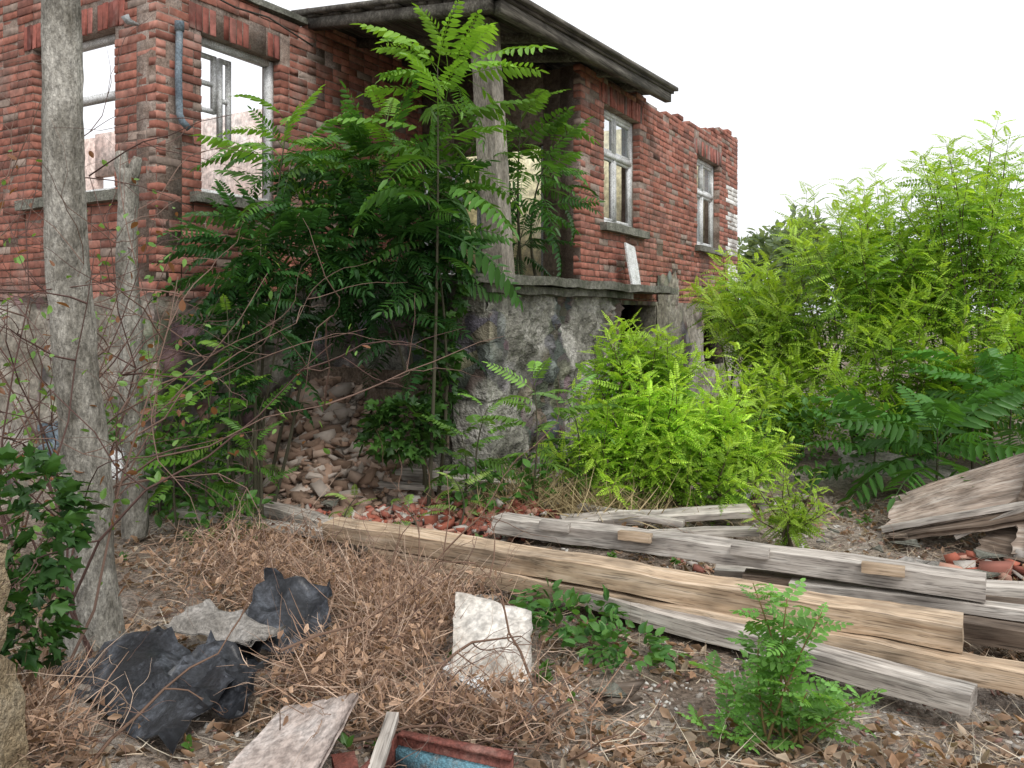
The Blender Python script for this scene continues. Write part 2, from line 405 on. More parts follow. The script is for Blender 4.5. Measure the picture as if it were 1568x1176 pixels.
def prism(mb,q,th):
    q=np.array(q,float); V=np.concatenate([q,q-np.array([0,0,th])])
    mb.add(V,[[(0,1,2,3),(7,6,5,4),(0,4,5,1),(1,5,6,2),(2,6,7,3),(3,7,4,0)]])
t=MB(); q=[(5.75,3.4,4.21),(10.05,3.4,4.42),(10.05,6.05,4.66),(6.2,6.05,4.64)]
N=16
for i in range(N):
    f0=i/N; f1=(i+.96)/N; q_=np.array(q)
    a=q_[0]+(q_[3]-q_[0])*f0; b_=q_[1]+(q_[2]-q_[1])*f0; c_=q_[1]+(q_[2]-q_[1])*f1; d_=q_[0]+(q_[3]-q_[0])*f1
    j=rng.normal(0,.02); a=a+[j,0,0]; d_=d_+[j,0,0]
    prism(t,[a,b_,c_,d_],.03)
t.build("roof_boards",M_roofw,False,house)
t=MB(); 
prism(t,[(5.70,3.36,4.26),(10.1,3.36,4.475),(10.1,6.1,4.71),(6.15,6.1,4.69)],.045)
prism(t,[(5.80,3.42,4.18),(10.0,3.42,4.39),(10.0,3.5,4.39),(5.82,3.5,4.18)],.11)
prism(t,[(5.74,3.5,4.185),(5.84,3.5,4.185),(6.3,6.0,4.60),(6.2,6.0,4.60)],.10)
for s in (6.9,7.7,8.5,9.3): prism(t,[(s,3.5,4.22+(s-5.8)*.048),(s+.07,3.5,4.22+(s-5.8)*.048),(s+.07,5.88,4.6),(s,5.88,4.6)],.10)
t.build("roof_edge",mat_wood("roof_edge_mat",(.07,.06,.05),(.13,.12,.10),(.24,.225,.19)),False,house)
t=MB()
for k in range(9):
    s=9.3+random.random()*.7; rough_box(t,(.25,.12,.04),.05,.01,5,k,lambda P,s=s,k=k:P+np.array([s,3.5+k*.1,4.47+.03*(k%3)+(k*.012)]))
t.build("roof_tiles_loose",M_sillm,False,house)
slab("coping",4.5,6.15,5.86,6.2,4.5,4.56,M_sillm,.1,.012,6)
t=MB(); tube(t,[(4.6,5.85,4.42),(5.2,5.83,4.36),(5.6,5.84,4.40),(6.0,5.84,4.33),(6.2,5.85,4.30)],.009,5)
t.build("cable",M_dark,True,house)
t=MB(); tube(t,[(4.6,5.83,4.0),(4.59,5.83,3.6),(4.6,5.83,3.28),(4.62,5.82,3.22),(4.68,5.81,3.17)],.03,10)
tube(t,[(4.6,5.83,4.05),(4.6,5.83,3.97)],.04,10)
t.build("drain_pipe",M_pipe,True,house)
t=MB(); tube(t,[(4.42,6.12,4.02),(4.33,6.12,4.02),(4.30,6.12,4.06)],[.012,.03,.035],8); t.build("insulator",M_greyp,True,house)
def frame_panel(name,org,ux,uz,w,h,nx_,nz_,mat,b=.04,th=.03):
    t=MB(); 
    def bar(x0,x1,z0,z1): box(t,x0,x1,0,th,z0,z1)
    bar(0,b,0,h); bar(w-b,w,0,h); bar(b,w-b,0,b); bar(b,w-b,h-b,h)
    for i in range(1,nx_): bar(w*i/nx_-b/3,w*i/nx_+b/3,b,h-b)
    for i in range(1,nz_): box(t,b,w-b,.004,th-.004,h*i/nz_-b/3,h*i/nz_+b/3)
    o=t.build(name,mat,False,None)
    X=Vector(ux).normalized(); Z=Vector(uz); Z=(Z-X*Z.dot(X)).normalized(); Y=Z.cross(X)
    M=Matrix((X,Y,Z)).transposed().to_4x4(); M.translation=Vector(org)
    return o,M
o,M=frame_panel("leaning_window_frame",(6.35,4.6,1.96),(.6,-.6,.0),(-.3,.15,.95),.55,1.0,2,3,M_greyp); o.parent=house; o.matrix_local=M
def L2W(s,q,z): return (.497*s-.868*q,.868*s+.497*q,z)
t=MB(); rough_box(t,(.30,.02,.50),.05,.004,4,1)
o=t.build("white_board",M_white); o.location=L2W(9.15,3.60,2.19); o.rotation_euler=(math.radians(-12),math.radians(6),ANG)

# ------------------------------------------------------------------ foliage templates
class T: pass
def pinnate(L,pairs,ll,lw,droop,seed,petiole=.2,hang=.25,simple=False,fold=.15,sweep=.35):
    r=np.random.default_rng(seed); V=[];F4=[];S=[]
    def rp(t):
        a=droop*t
        return np.array([L*(math.sin(a)/droop if droop>.01 else t),0,L*(-(1-math.cos(a))/droop if droop>.01 else 0)])
    n=5
    for i in range(n+1):
        p=rp(i/n); w=.0045*L/.8*(1.2-i/n)+.001
        V+= [p+[0,-w,0],p+[0,w,0]]; S+=[.75,.75]
    for i in range(n): F4.append((2*i,2*i+1,2*i+3,2*i+2))
    items=[(petiole+(1-petiole)*(k+.5)/pairs,s) for k in range(pairs) for s in (-1,1)]+[(1.0,0)]
    for t,s in items:
        p=rp(t); q=rp(min(1,t+.02))-rp(t-.02); d=q/np.linalg.norm(q)
        prof=math.sin(math.pi*min(1,(t-petiole)/(1-petiole)*.75+.25))*.55+.5
        l=ll*prof*r.uniform(.85,1.1); w=lw*r.uniform(.85,1.1)*(.6+.4*prof)
        if s==0: o=d.copy(); l=ll*.8
        else:
            o=np.array([0,s,0])*1.0+d*sweep*r.uniform(.6,1.5)+np.array([0,0,-hang*r.uniform(.3,1.8)])
        o/=np.linalg.norm(o); sd=np.cross([0,0,1.],o); sd/=np.linalg.norm(sd)+1e-6
        up=np.cross(o,sd); dd=np.array([0,0,-1.])*l*.12
        b0=len(V); sh=r.uniform(.78,1.2)
        if simple:
            V+=[p,p+o*l*.5+sd*w,p+o*l+dd,p+o*l*.5-sd*w]; S+=[sh]*4; F4.append((b0,b0+1,b0+2,b0+3))
        else:
            V+=[p,p+o*l*.28+sd*w+up*w*fold*2,p+o*l*.72+sd*w*.78+up*w*fold+dd*.4,p+o*l+dd,p+o*l*.72-sd*w*.78+up*w*fold+dd*.4,p+o*l*.28-sd*w+up*w*fold*2]
            S+=[sh]*6; F4+=[(b0,b0+1,b0+2,b0+3),(b0,b0+3,b0+4,b0+5)]
    t=T(); t.V=np.array(V); t.F=np.array(F4); t.S=np.array(S); return t
def simpleleaf(lobed=False):
    t=T()
    if lobed: V=[(0,0,0),(.15,.32,.03),(.42,.20,.05),(.62,.38,.0),(.72,.12,.04),(1,0,-.08),(.72,-.12,.04),(.62,-.38,0),(.42,-.20,.05),(.15,-.32,.03)]
    else: V=[(0,0,0),(.2,.22,.03),(.5,.28,.05),(.8,.15,.02),(1,0,-.08),(.8,-.15,.02),(.5,-.28,.05),(.2,-.22,.03)]
    h=len(V)//2; t.V=np.array(V,float)
    t.F=np.array([(0,i,i+1) for i in range(1,h)]+[(0,i,i+1) for i in range(h,len(V)-1)]); t.S=np.ones(len(V)); return t
SL=simpleleaf(); SLB=simpleleaf(True)
def curl(bend):
    t=T(); t.V=np.array([(0,-.1,0),(0,.1,0),(.5,-.28,.12),(.5,.26,.10),(.62,0,-.05*bend),(1,-.05,.25*bend),(1,.08,.3*bend)],float)
    t.F=np.array([(0,4,2),(0,1,4),(1,3,4),(2,4,5),(4,6,5),(4,3,6)]); t.S=np.array([.8,.8,1.1,1.1,.75,1,1]); return t
CL=[curl(1.0),curl(-.8)]
def norm(D): return D/(np.linalg.norm(D,axis=1,keepdims=True)+1e-9)
def inst(mb,t,P,D,S,C,roll=.4):
    N=len(P)
    if N==0: return
    P=np.asarray(P,float);D=norm(np.asarray(D,float));S=np.asarray(S,float);C=np.asarray(C,float)
    Y=np.cross(np.array([0,0,1.]),D)+1e-5; Y=norm(Y); Z=np.cross(D,Y)
    a=rng.normal(0,roll,N)[:,None]; Y2=Y*np.cos(a)+Z*np.sin(a); Z2=np.cross(D,Y2)
    R=np.stack([D,Y2,Z2],2); V=np.einsum('nij,kj->nki',R,t.V)*S[:,None,None]+P[:,None,:]
    k=len(t.V); F=t.F
    FF=(F[None]+(np.arange(N)*k)[:,None,None]).reshape(-1,F.shape[1])
    CC=(C[:,None,:]*t.S[None,:,None]).reshape(-1,3)
    mb.add(V.reshape(-1,3),[FF],CC)
AIL=[pinnate(1,11,.185,.029,d,i,hang=h) for i,(d,h) in enumerate([(.5,.2),(.9,.3),(1.3,.5),(.7,.6),(1.1,.15)])]
LOC=[pinnate(1,9,.155,.043,d,10+i,petiole=.10,hang=.15,sweep=.25) for i,d in enumerate([.3,.9,.6])]
LOCS=[pinnate(1,9,.18,.045,d,20+i,petiole=.1,hang=.15,simple=True,sweep=.25) for i,d in enumerate([.3,.9,.6])]
GA=2.39996
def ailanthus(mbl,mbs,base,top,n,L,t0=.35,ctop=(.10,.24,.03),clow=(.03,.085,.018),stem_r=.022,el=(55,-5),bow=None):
    base=Vector(base);top=Vector(top)
    bw=Vector((random.uniform(-.16,.16),random.uniform(-.1,.1),0)) if bow is None else Vector(bow)
    f=lambda t: base.lerp(top,t)+bw*4*t*(1-t)
    pts=[f(i/9) for i in range(10)]
    tube(mbs,pts,[stem_r*(1-.75*i/9) for i in range(10)],6,(.07,.065,.042))
    a0=random.uniform(0,6)
    g={i:([],[],[],[]) for i in range(len(AIL))}
    for k in range(n):
        t=t0+(1-t0)*((k+.5)/n)**.8; p=f(t)
        az=a0+k*GA+random.uniform(-.3,.3); e=math.radians(el[1]+(el[0]-el[1])*((t-t0)/(1-t0))**1.3+random.uniform(-14,14))
        d=(math.cos(az)*math.cos(e),math.sin(az)*math.cos(e),math.sin(e))
        s=L*random.uniform(.75,1.1)*(1 if t<.9 else .75)
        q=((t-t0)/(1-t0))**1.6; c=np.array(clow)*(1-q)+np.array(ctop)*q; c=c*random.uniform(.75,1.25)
        i=random.randrange(len(AIL)); g[i][0].append(tuple(p));g[i][1].append(d);g[i][2].append(s);g[i][3].append(c)
    for i in g: inst(mbl,AIL[i],*g[i])
def leafmass(mbl,c,r,n,L,cA,cB,up=.15):
    c=np.array(c);r=np.array(r); D=norm(rng.normal(size=(n,3))); D[:,1]=-np.abs(D[:,1])*.9+.1
    Pp=c+D*r*rng.uniform(.1,.85,n)[:,None]; dr=D*np.array([1,.9,.6])+rng.normal(0,.25,(n,3)); dr[:,2]+=up
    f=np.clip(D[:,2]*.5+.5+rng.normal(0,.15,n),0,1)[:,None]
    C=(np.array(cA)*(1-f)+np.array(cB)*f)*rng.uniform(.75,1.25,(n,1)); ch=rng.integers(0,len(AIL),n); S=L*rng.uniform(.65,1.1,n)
    for i in range(len(AIL)):
        k=ch==i; inst(mbl,AIL[i],Pp[k],dr[k],S[k],C[k])
def plume(mbl,mbs,o,d,length,n,leafL,cA,cB,tm,stem=True,up=.25):
    o=Vector(o); d=Vector(d).normalized(); pts=[]; p=o.copy(); dd=d.copy()
    for i in range(6):
        pts.append(p.copy()); dd=(dd+Vector((random.uniform(-.12,.12),random.uniform(-.12,.12),up*.25))).normalized(); p=p+dd*length/5
    if stem: tube(mbs,pts,[.008,.007,.006,.004,.003,.001],3,(.12,.10,.05))
    per=[([],[],[],[]) for _ in tm]
    for k in range(n):
        t=(k+.5)/n; x=t*5; i=min(4,int(x)); q=pts[i].lerp(pts[i+1],x-i); ax=(pts[i+1]-pts[i]).normalized()
        s1=ax.orthogonal().normalized(); s2=ax.cross(s1); az=k*GA
        r=s1*math.cos(az)+s2*math.sin(az); e=.2+.8*t
        v=(r+ax*e+Vector((0,0,.05))).normalized()
        s=leafL*(1.05-.55*t)*random.uniform(.75,1.15)
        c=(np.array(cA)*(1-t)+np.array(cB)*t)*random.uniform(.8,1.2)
        g=per[random.randrange(len(tm))]; g[0].append(tuple(q));g[1].append(tuple(v));g[2].append(s);g[3].append(c)
    for i,g in enumerate(per): inst(mbl,tm[i],*g)
def bush(name,base,blobs,leafL,tm,cA,cB,plen=.55,n=24,mat=None):
    L=MB();S=MB(); b=Vector(base)
    for (cx,cy,cz,rx,ry,rz,cnt) in blobs:
        tone=random.uniform(.85,1.15)
        for k in range(cnt):
            th=random.uniform(0,2*math.pi); ph=math.asin(random.uniform(-.6,1)); r=random.uniform(.35,1.0)
            d=Vector((math.cos(th)*math.cos(ph),math.sin(th)*math.cos(ph),math.sin(ph)))
            o=Vector((cx+d.x*rx*r,cy+d.y*ry*r,cz+d.z*rz*r)); 
            dd=Vector((d.x*.9,d.y*.9,max(-.15,d.z)+.5))
            v=random.uniform(.85,1.15)*tone
            L_=plen*random.uniform(.6,1.4)
            plume(L,S,o-dd.normalized()*L_*.5,dd,L_,n,leafL,np.array(cA)*v,np.array(cB)*v,tm)
        for k in range(max(3,cnt//8)):
            tp=Vector((cx+random.uniform(-.7,.7)*rx,cy+random.uniform(-.7,.7)*ry,cz+random.uniform(0,.6)*rz)); bb=Vector((cx+random.uniform(-.25,.25)*rx,cy,gh(cx,cy)-.05))
            m_=bb.lerp(tp,.5)+Vector((random.uniform(-.1,.1),0,0)); tube(S,[bb,m_,tp],[.018,.013,.006],5,(.10,.085,.055))
    e=empty(name,tuple(b))
    o1=L.build("foliage",mat or M_loc,False,e); o2=S.build("stems",M_vc,True,e)
    for o in (o1,o2): o.location=-b
    return e

# surveyed bearings/heights -> metres
def P(b,z): return (b-784)/1265*z
def Hh(e,z): return 1.6+(483-e)/1265*z
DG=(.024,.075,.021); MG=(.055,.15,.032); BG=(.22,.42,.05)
th=[ # bearing, elevation, depth, leaves, leaf length, start, base bearing, tip colour
 (670,75,6.3,24,.82,.62,655,BG),(590,150,6.7,18,.7,.62,650,BG),(440,160,6.3,20,.66,.66,400,BG),(520,205,6.7,16,.66,.62,415,(.15,.31,.04)),(640,220,6.5,18,.7,.58,660,(.10,.23,.035)),
 (800,130,8.0,18,.75,.45,795,(.18,.35,.045)),(845,200,8.1,12,.6,.45,830,(.15,.31,.04)),
 (400,340,6.0,14,.58,.5,395,MG),(480,330,6.4,14,.6,.6,410,MG),(560,350,6.5,14,.6,.6,650,MG),(640,320,6.6,14,.6,.5,655,MG),(800,330,7.9,12,.55,.5,795,MG),
 (445,430,6.1,12,.5,.5,400,DG),(375,420,6.1,12,.55,.4,385,MG),(345,470,6.2,10,.5,.4,370,DG)]
for i,(px,py,z,n,L,t0,bb_,ct) in enumerate(th):
    bx=P(bb_,z)+random.uniform(-.06,.06); e=empty("tree_of_heaven",(bx,z,0)); LB=MB(); SB=MB()
    gz=gh(bx,z)-.05
    if z>7.6: gz=1.9
    tp=(P(px,z),z,Hh(py+25,z))
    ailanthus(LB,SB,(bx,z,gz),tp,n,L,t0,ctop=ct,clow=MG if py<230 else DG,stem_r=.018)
    if i==4:
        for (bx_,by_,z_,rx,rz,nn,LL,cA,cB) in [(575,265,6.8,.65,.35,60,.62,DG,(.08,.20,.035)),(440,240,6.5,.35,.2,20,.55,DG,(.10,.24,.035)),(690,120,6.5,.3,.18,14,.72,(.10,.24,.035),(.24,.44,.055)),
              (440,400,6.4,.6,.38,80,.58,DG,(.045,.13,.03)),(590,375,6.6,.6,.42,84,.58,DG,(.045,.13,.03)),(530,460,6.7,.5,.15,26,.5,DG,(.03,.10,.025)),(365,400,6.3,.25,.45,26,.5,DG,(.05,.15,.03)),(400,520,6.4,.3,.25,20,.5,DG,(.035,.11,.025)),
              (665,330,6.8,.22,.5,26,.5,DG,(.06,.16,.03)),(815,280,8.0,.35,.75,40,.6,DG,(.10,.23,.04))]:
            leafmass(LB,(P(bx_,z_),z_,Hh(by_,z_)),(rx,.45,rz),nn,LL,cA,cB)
    a=LB.build("leaves",M_leaf,False,e); b_=SB.build("stem",M_vc,True,e)
    for o in (a,b_): o.location=(-e.location.x,-e.location.y,0)
for (px,py,z,n,L,ct) in [(320,560,5.9,14,.52,(.14,.32,.04)),(275,600,5.9,12,.44,(.16,.34,.045)),(370,650,5.6,9,.36,(.10,.24,.03)),(340,440,5.8,4,.3,(.2,.36,.05)),(245,540,6.5,10,.4,(.17,.32,.05)),(400,590,5.9,6,.36,(.12,.28,.04)),
        (810,560,6.2,12,.48,(.20,.38,.07)),(740,610,6.1,10,.42,(.17,.34,.06)),(860,590,6.4,11,.42,(.17,.34,.07)),(700,650,6.2,8,.38,(.12,.25,.04)),
        (690,720,5.9,7,.28,(.27,.40,.09)),(540,745,5.8,6,.25,(.27,.40,.09)),(600,750,5.6,5,.22,(.22,.36,.08))]:
    x=P(px,z); e=empty("tree_of_heaven_sapling",(x,z,0)); LB=MB();SB=MB()
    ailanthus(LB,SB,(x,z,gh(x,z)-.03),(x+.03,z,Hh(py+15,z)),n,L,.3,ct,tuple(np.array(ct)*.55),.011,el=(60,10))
    a=LB.build("leaves",M_leaf,False,e); b_=SB.build("stem",M_vc,True,e)
    for o in (a,b_): o.location=(-x,-z,0)
# spreading rosettes of long fronds on the right
for (px,py,z,n,L,ct) in [(1430,655,6.9,22,1.0,(.09,.24,.045)),(1545,600,7.3,18,1.0,(.08,.22,.04)),(1340,665,7.4,14,.75,(.08,.22,.04)),(1490,560,7.9,14,.9,(.10,.26,.045))]:
    x=P(px,z); e=empty("tree_of_heaven_sapling",(x,z,0)); LB=MB();SB=MB()
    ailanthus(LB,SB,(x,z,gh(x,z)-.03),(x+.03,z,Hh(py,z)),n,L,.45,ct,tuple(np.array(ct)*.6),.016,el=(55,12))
    a=LB.build("leaves",M_leaf,False,e); b_=SB.build("stem",M_vc,True,e)
    for o in (a,b_): o.location=(-x,-z,0)

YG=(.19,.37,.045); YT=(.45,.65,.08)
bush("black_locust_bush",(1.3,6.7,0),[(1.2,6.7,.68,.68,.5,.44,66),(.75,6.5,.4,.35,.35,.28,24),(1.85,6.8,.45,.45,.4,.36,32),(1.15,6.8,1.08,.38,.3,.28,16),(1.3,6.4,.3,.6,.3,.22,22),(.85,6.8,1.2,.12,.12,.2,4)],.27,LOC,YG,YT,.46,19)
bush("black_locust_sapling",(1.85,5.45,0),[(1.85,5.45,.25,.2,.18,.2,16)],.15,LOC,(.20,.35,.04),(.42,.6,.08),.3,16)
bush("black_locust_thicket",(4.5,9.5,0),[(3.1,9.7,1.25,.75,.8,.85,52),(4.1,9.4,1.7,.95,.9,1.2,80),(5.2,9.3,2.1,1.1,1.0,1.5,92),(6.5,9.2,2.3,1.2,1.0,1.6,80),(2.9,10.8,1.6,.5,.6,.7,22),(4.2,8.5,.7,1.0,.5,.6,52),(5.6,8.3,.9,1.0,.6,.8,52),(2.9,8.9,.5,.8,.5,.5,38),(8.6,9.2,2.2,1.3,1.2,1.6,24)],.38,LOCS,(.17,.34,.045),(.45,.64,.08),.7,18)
L=MB();S=MB()
for (px,py,z) in ((1480,190,10.5),(1500,215,10.2),(1390,250,10),(1300,280,10),(1250,270,10.4),(1545,215,10),(1430,235,11),(1180,385,10.5),(1350,265,10),(1240,320,10.2)):
    for k in range(3):
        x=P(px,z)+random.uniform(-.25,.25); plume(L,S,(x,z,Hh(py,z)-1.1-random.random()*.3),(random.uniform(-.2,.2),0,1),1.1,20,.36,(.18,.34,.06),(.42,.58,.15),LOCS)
e=empty("black_locust_shoots",(4.8,10.3,0)); a=L.build("foliage",M_loc,False,e); b_=S.build("stems",M_vc,True,e)
for o in (a,b_): o.location=(-4.8,-10.3,0)

def cloud(name,blobs,size,tm,cA,cB,mat=M_leaf,down=.0):
    L=MB()
    for (cx,cy,cz,rx,ry,rz,n) in blobs:
        D=norm(rng.normal(size=(n,3))); r=rng.uniform(.3,1,n)[:,None]**.6
        Pp=np.array([cx,cy,cz])+D*r*np.array([rx,ry,rz])
        Pp+=np.array([[.25*rx*nz(p,3/max(rx,.2),1),.25*ry*nz(p,3/max(rx,.2),2),.3*rz*nz(p,3/max(rx,.2),3)] for p in Pp])
        dr=D+rng.normal(0,.6,(n,3)); dr[:,2]=dr[:,2]*.6-down
        f=rng.uniform(0,1,n)[:,None]; C=(np.array(cA)*(1-f)+np.array(cB)*f)
        inst(L,tm,Pp,dr,size*rng.uniform(.6,1.25,n),C,.7)
    return L.build(name,mat)
cloud("climbing_vine",[(P(615,6.3),6.3,Hh(655,6.3),.34,.2,.26,400),(P(672,6.55),6.55,Hh(570,6.55),.15,.15,.55,280),(P(685,6.65),6.65,Hh(440,6.65),.14,.12,.4,170)],.10,SLB,(.03,.085,.02),(.07,.16,.03),down=.3)
cloud("weeds_under_saplings",[(P(290,6.3),6.3,.40,.42,.35,.35,380),(P(225,6.7),6.7,.5,.45,.3,.45,360),(P(350,5.8),5.8,.22,.3,.2,.2,120),(P(760,6.2),6.2,.32,.45,.3,.2,240),(P(1250,8),8,.4,.7,.5,.4,500),(P(870,6.6),6.6,.35,.3,.3,.25,180)],.085,SL,(.035,.10,.02),(.11,.26,.05))
cloud("ivy",[(P(40,3.3),3.3,Hh(800,3.3),.20,.25,.3,230),(P(30,3.1),3.1,Hh(950,3.1),.15,.2,.2,160)],.085,SLB,(.02,.06,.015),(.06,.15,.03),down=.3)
cloud("ground_vine",[(P(880,4.0),4.0,.14,.28,.2,.07,170),(P(960,3.75),3.75,.10,.25,.16,.06,130),(P(830,4.3),4.3,.12,.15,.15,.06,60)],.065,SL,(.04,.12,.03),(.12,.27,.06),down=.1)
cloud("distant_trees",[(P(1190,28),28,Hh(420,28),1.3,1,1.6,1600),(P(1230,26),26,Hh(390,26),.9,1,1.2,1000),(P(1150,30),30,Hh(450,30),1.5,1,2,1200),(P(1330,30),30,2.2,3,1.5,2.2,1800),(P(1500,34),34,2.5,4,1.5,2.6,1800)],.30,SL,(.13,.18,.11),(.22,.29,.17),mat=M_loc)

# --- foreground shrub
L=MB();S=MB(); OV=[pinnate(1,5,.30,.085,.4,31,petiole=.1,hang=.05,sweep=.5),pinnate(1,4,.34,.095,.2,32,petiole=.1,hang=.0,sweep=.6)]
bx,by=P(1205,3.0),3.0
for (px,py) in ((1155,895),(1200,910),(1245,925),(1300,1045),(1095,1050),(1175,985),(1120,1110),(1265,1075),(1320,1100),(1220,1040),(1075,1130),(1290,1140),(1150,1060),(1220,960),(1185,1120)):
    tip=Vector((P(px,3.0),3.0+random.uniform(-.2,.2),Hh(py,3.0))); b0=Vector((bx+random.uniform(-.10,.10),by+random.uniform(-.05,.05),0)); 
    cx_=b0.lerp(tip,.5)+Vector((random.uniform(-.04,.04),0,.04)); f=lambda t:b0*(1-t)**2+cx_*2*t*(1-t)+tip*t*t
    tube(S,[f(i/5) for i in range(6)],[.006-.0008*i for i in range(6)],5,(.20,.14,.06))
    n=int(8+26*(tip-b0).length)
    for k in range(n):
        t=.3+.7*(k+.5)/n; q=f(t); az=k*GA+random.random(); d=(math.cos(az),math.sin(az),random.uniform(.1,1.0))
        inst(L,OV[k%2],[tuple(q)],[d],[random.uniform(.06,.13)],[np.array((.17,.36,.08))*random.uniform(.65,1.3)])
e=empty("green_shrub",(bx,by,0)); a=L.build("leaves",M_leaf,False,e); b_=S.build("stems",M_vc,True,e)
for o in (a,b_): o.location=(-bx,-by,0)

# ------------------------------------------------------------------ trunks and twigs
t=MB(); pts=[]; rad=[]
for i in range(60):
    f=i/59; z=-.05+3.9*f; pts.append((-2.03-.29*f+.02*math.sin(f*9),4.0+.15*f,z)); rad.append(.112-.03*f+(.05*math.exp(-f*25)))
tube(t,pts,rad,20,(1,1,1),.14)
t.build("bare_tree_trunk",M_bark,True)
t=MB()
pts=[(P(206,6.0)-.06*i/37+.012*math.sin(i*.4),6.0,2.66*i/37) for i in range(38)]
tube(t,pts,[.088-.02*i/37 for i in range(38)],14,(1,1,1),.2)
tx,ty,tz=pts[-1]
tube(t,[(tx,ty,tz-.12),(tx-.045,ty,tz+.04),(tx-.05,ty,tz+.13)],[.055,.05,.035],9,(1,1,1),.2)
tube(t,[(tx,ty,tz-.12),(tx+.05,ty,tz+.0),(tx+.075,ty,tz+.09)],[.055,.045,.03],9,(1,1,1),.2)
t.build("weathered_post",M_bark,True)
def twig(p,d,l,r,depth,col,mb,gr=0.0):
    pts=[Vector(p)]; dd=Vector(d).normalized(); n=7
    for i in range(n):
        dd=(dd+Vector((random.gauss(0,.22),random.gauss(0,.22),random.gauss(0,.18)+gr))).normalized(); pts.append(pts[-1]+dd*l/n)
    tube(mb,pts,[r*(1-.75*i/n) for i in range(n+1)],4,col)
    if depth>0:
        for k in range(random.randint(2,4)):
            i=random.randint(2,n); v=(dd+Vector((random.gauss(0,.8),random.gauss(0,.8),random.gauss(0,.5)))).normalized()
            twig(pts[i],v,l*random.uniform(.35,.65),r*.55,depth-1,col,mb,gr)
    return pts
tw=MB(); tl=[]
for k in range(34):
    y=random.uniform(3.6,5.2); x=random.uniform(-.66,-.50)*y
    pts=twig((x,y,0),(random.uniform(-.35,.25),random.uniform(-.2,.2),1),random.uniform(1.4,2.8),.009,2,random.choice([(.11,.065,.055),(.17,.11,.085)]),tw)
    tl+=pts[2:]
e=empty("bare_twigs",(0,0,0)); tw.build("twigs",M_vc,True,e)
L=MB(); Pp=[tuple(p+Vector((random.gauss(0,.1),random.gauss(0,.1),random.gauss(0,.12)))) for p in tl for _ in range(4)]
inst(L,SL,Pp,rng.normal(size=(len(Pp),3)),rng.uniform(.03,.065,len(Pp)),np.array([random.choice([(.18,.33,.08),(.12,.24,.05),(.22,.10,.05)]) for _ in Pp]),.8)
L.build("twig_leaves",M_leaf,False,e)

# ------------------------------------------------------------------ timber
BL=[((-1.16,5.32,.24),(1.93,3.53,.24)),((-2.15,6.5,.14),(1.80,3.22,.10)),((-.85,5.15,.12),(2.6,3.02,.13)),((-.35,4.98,.07),(1.88,3.46,.08)),((-.10,5.45,.24),(2.32,4.06,.27))]
beam("wooden_beam",*BL[0],.15,.11,M_w1,seed=1,roll=.1,amp=.014)
bb=beam("notched_wooden_beam",*BL[4],.17,.10,M_w2,seed=2,amp=.014)
bpy.context.view_layer.update()
for i,f in enumerate((.17,.36,.60,.84)):
    p=Vector(BL[4][0]).lerp(Vector(BL[4][1]),f); d=Vector((2.42,-1.39,0)).normalized()
    mm=MB(); rough_box(mm,(.20,.05,.05),.04,.005,5,i)
    o=mm.build("batten_%d"%(i+1),M_w1 if i%2 else M_w2); o.location=p+Vector((-.045,-.080,.045)); o.rotation_euler=(0,0,math.atan2(d.y,d.x)+.02)
    o.parent=bb; o.matrix_parent_inverse=bb.matrix_world.inverted()
beam("wooden_beam",*BL[2],.13,.09,M_w1,seed=3,amp=.014)
beam("weathered_plank",*BL[1],.15,.08,M_w2,seed=4,amp=.014)
beam("weathered_plank",*BL[3],.09,.06,M_w2,seed=5,roll=.3,amp=.012)
beam("dark_beam",(1.3,4.62,.12),(3.3,3.75,.14),.15,.09,M_w3,seed=6)
beam("dark_beam",(1.7,4.15,.10),(3.2,3.35,.14),.12,.09,M_w3,seed=7)
beam("weathered_plank",(1.2,4.9,.08),(3.0,4.35,.14),.14,.05,M_w2,seed=16)
beam("weathered_plank",(1.5,4.45,.15),(3.1,3.6,.20),.10,.05,M_w2,seed=17)
beam("weathered_plank",(-1.98,7.0,.33),(.95,6.4,.24),.10,.05,M_w2,seed=8,roll=.4)
beam("weathered_plank",(-1.6,6.8,.24),(.2,6.45,.22),.12,.04,M_w2,seed=9)
beam("weathered_plank",(.35,5.85,.14),(1.75,6.1,.16),.12,.05,M_w2,seed=10,roll=.3)
beam("weathered_plank",(.95,5.65,.10),(1.7,5.75,.10),.10,.05,M_w2,seed=11)
beam("weathered_plank",(-.1,5.72,.12),(1.1,5.40,.10),.12,.04,M_w3,seed=12)
beam("weathered_plank",(-2.5,6.2,.12),(-1.0,5.55,.10),.11,.05,M_w2,seed=13)
beam("weathered_plank",(.5,6.15,.18),(1.2,5.8,.14),.08,.04,M_w2,seed=14)
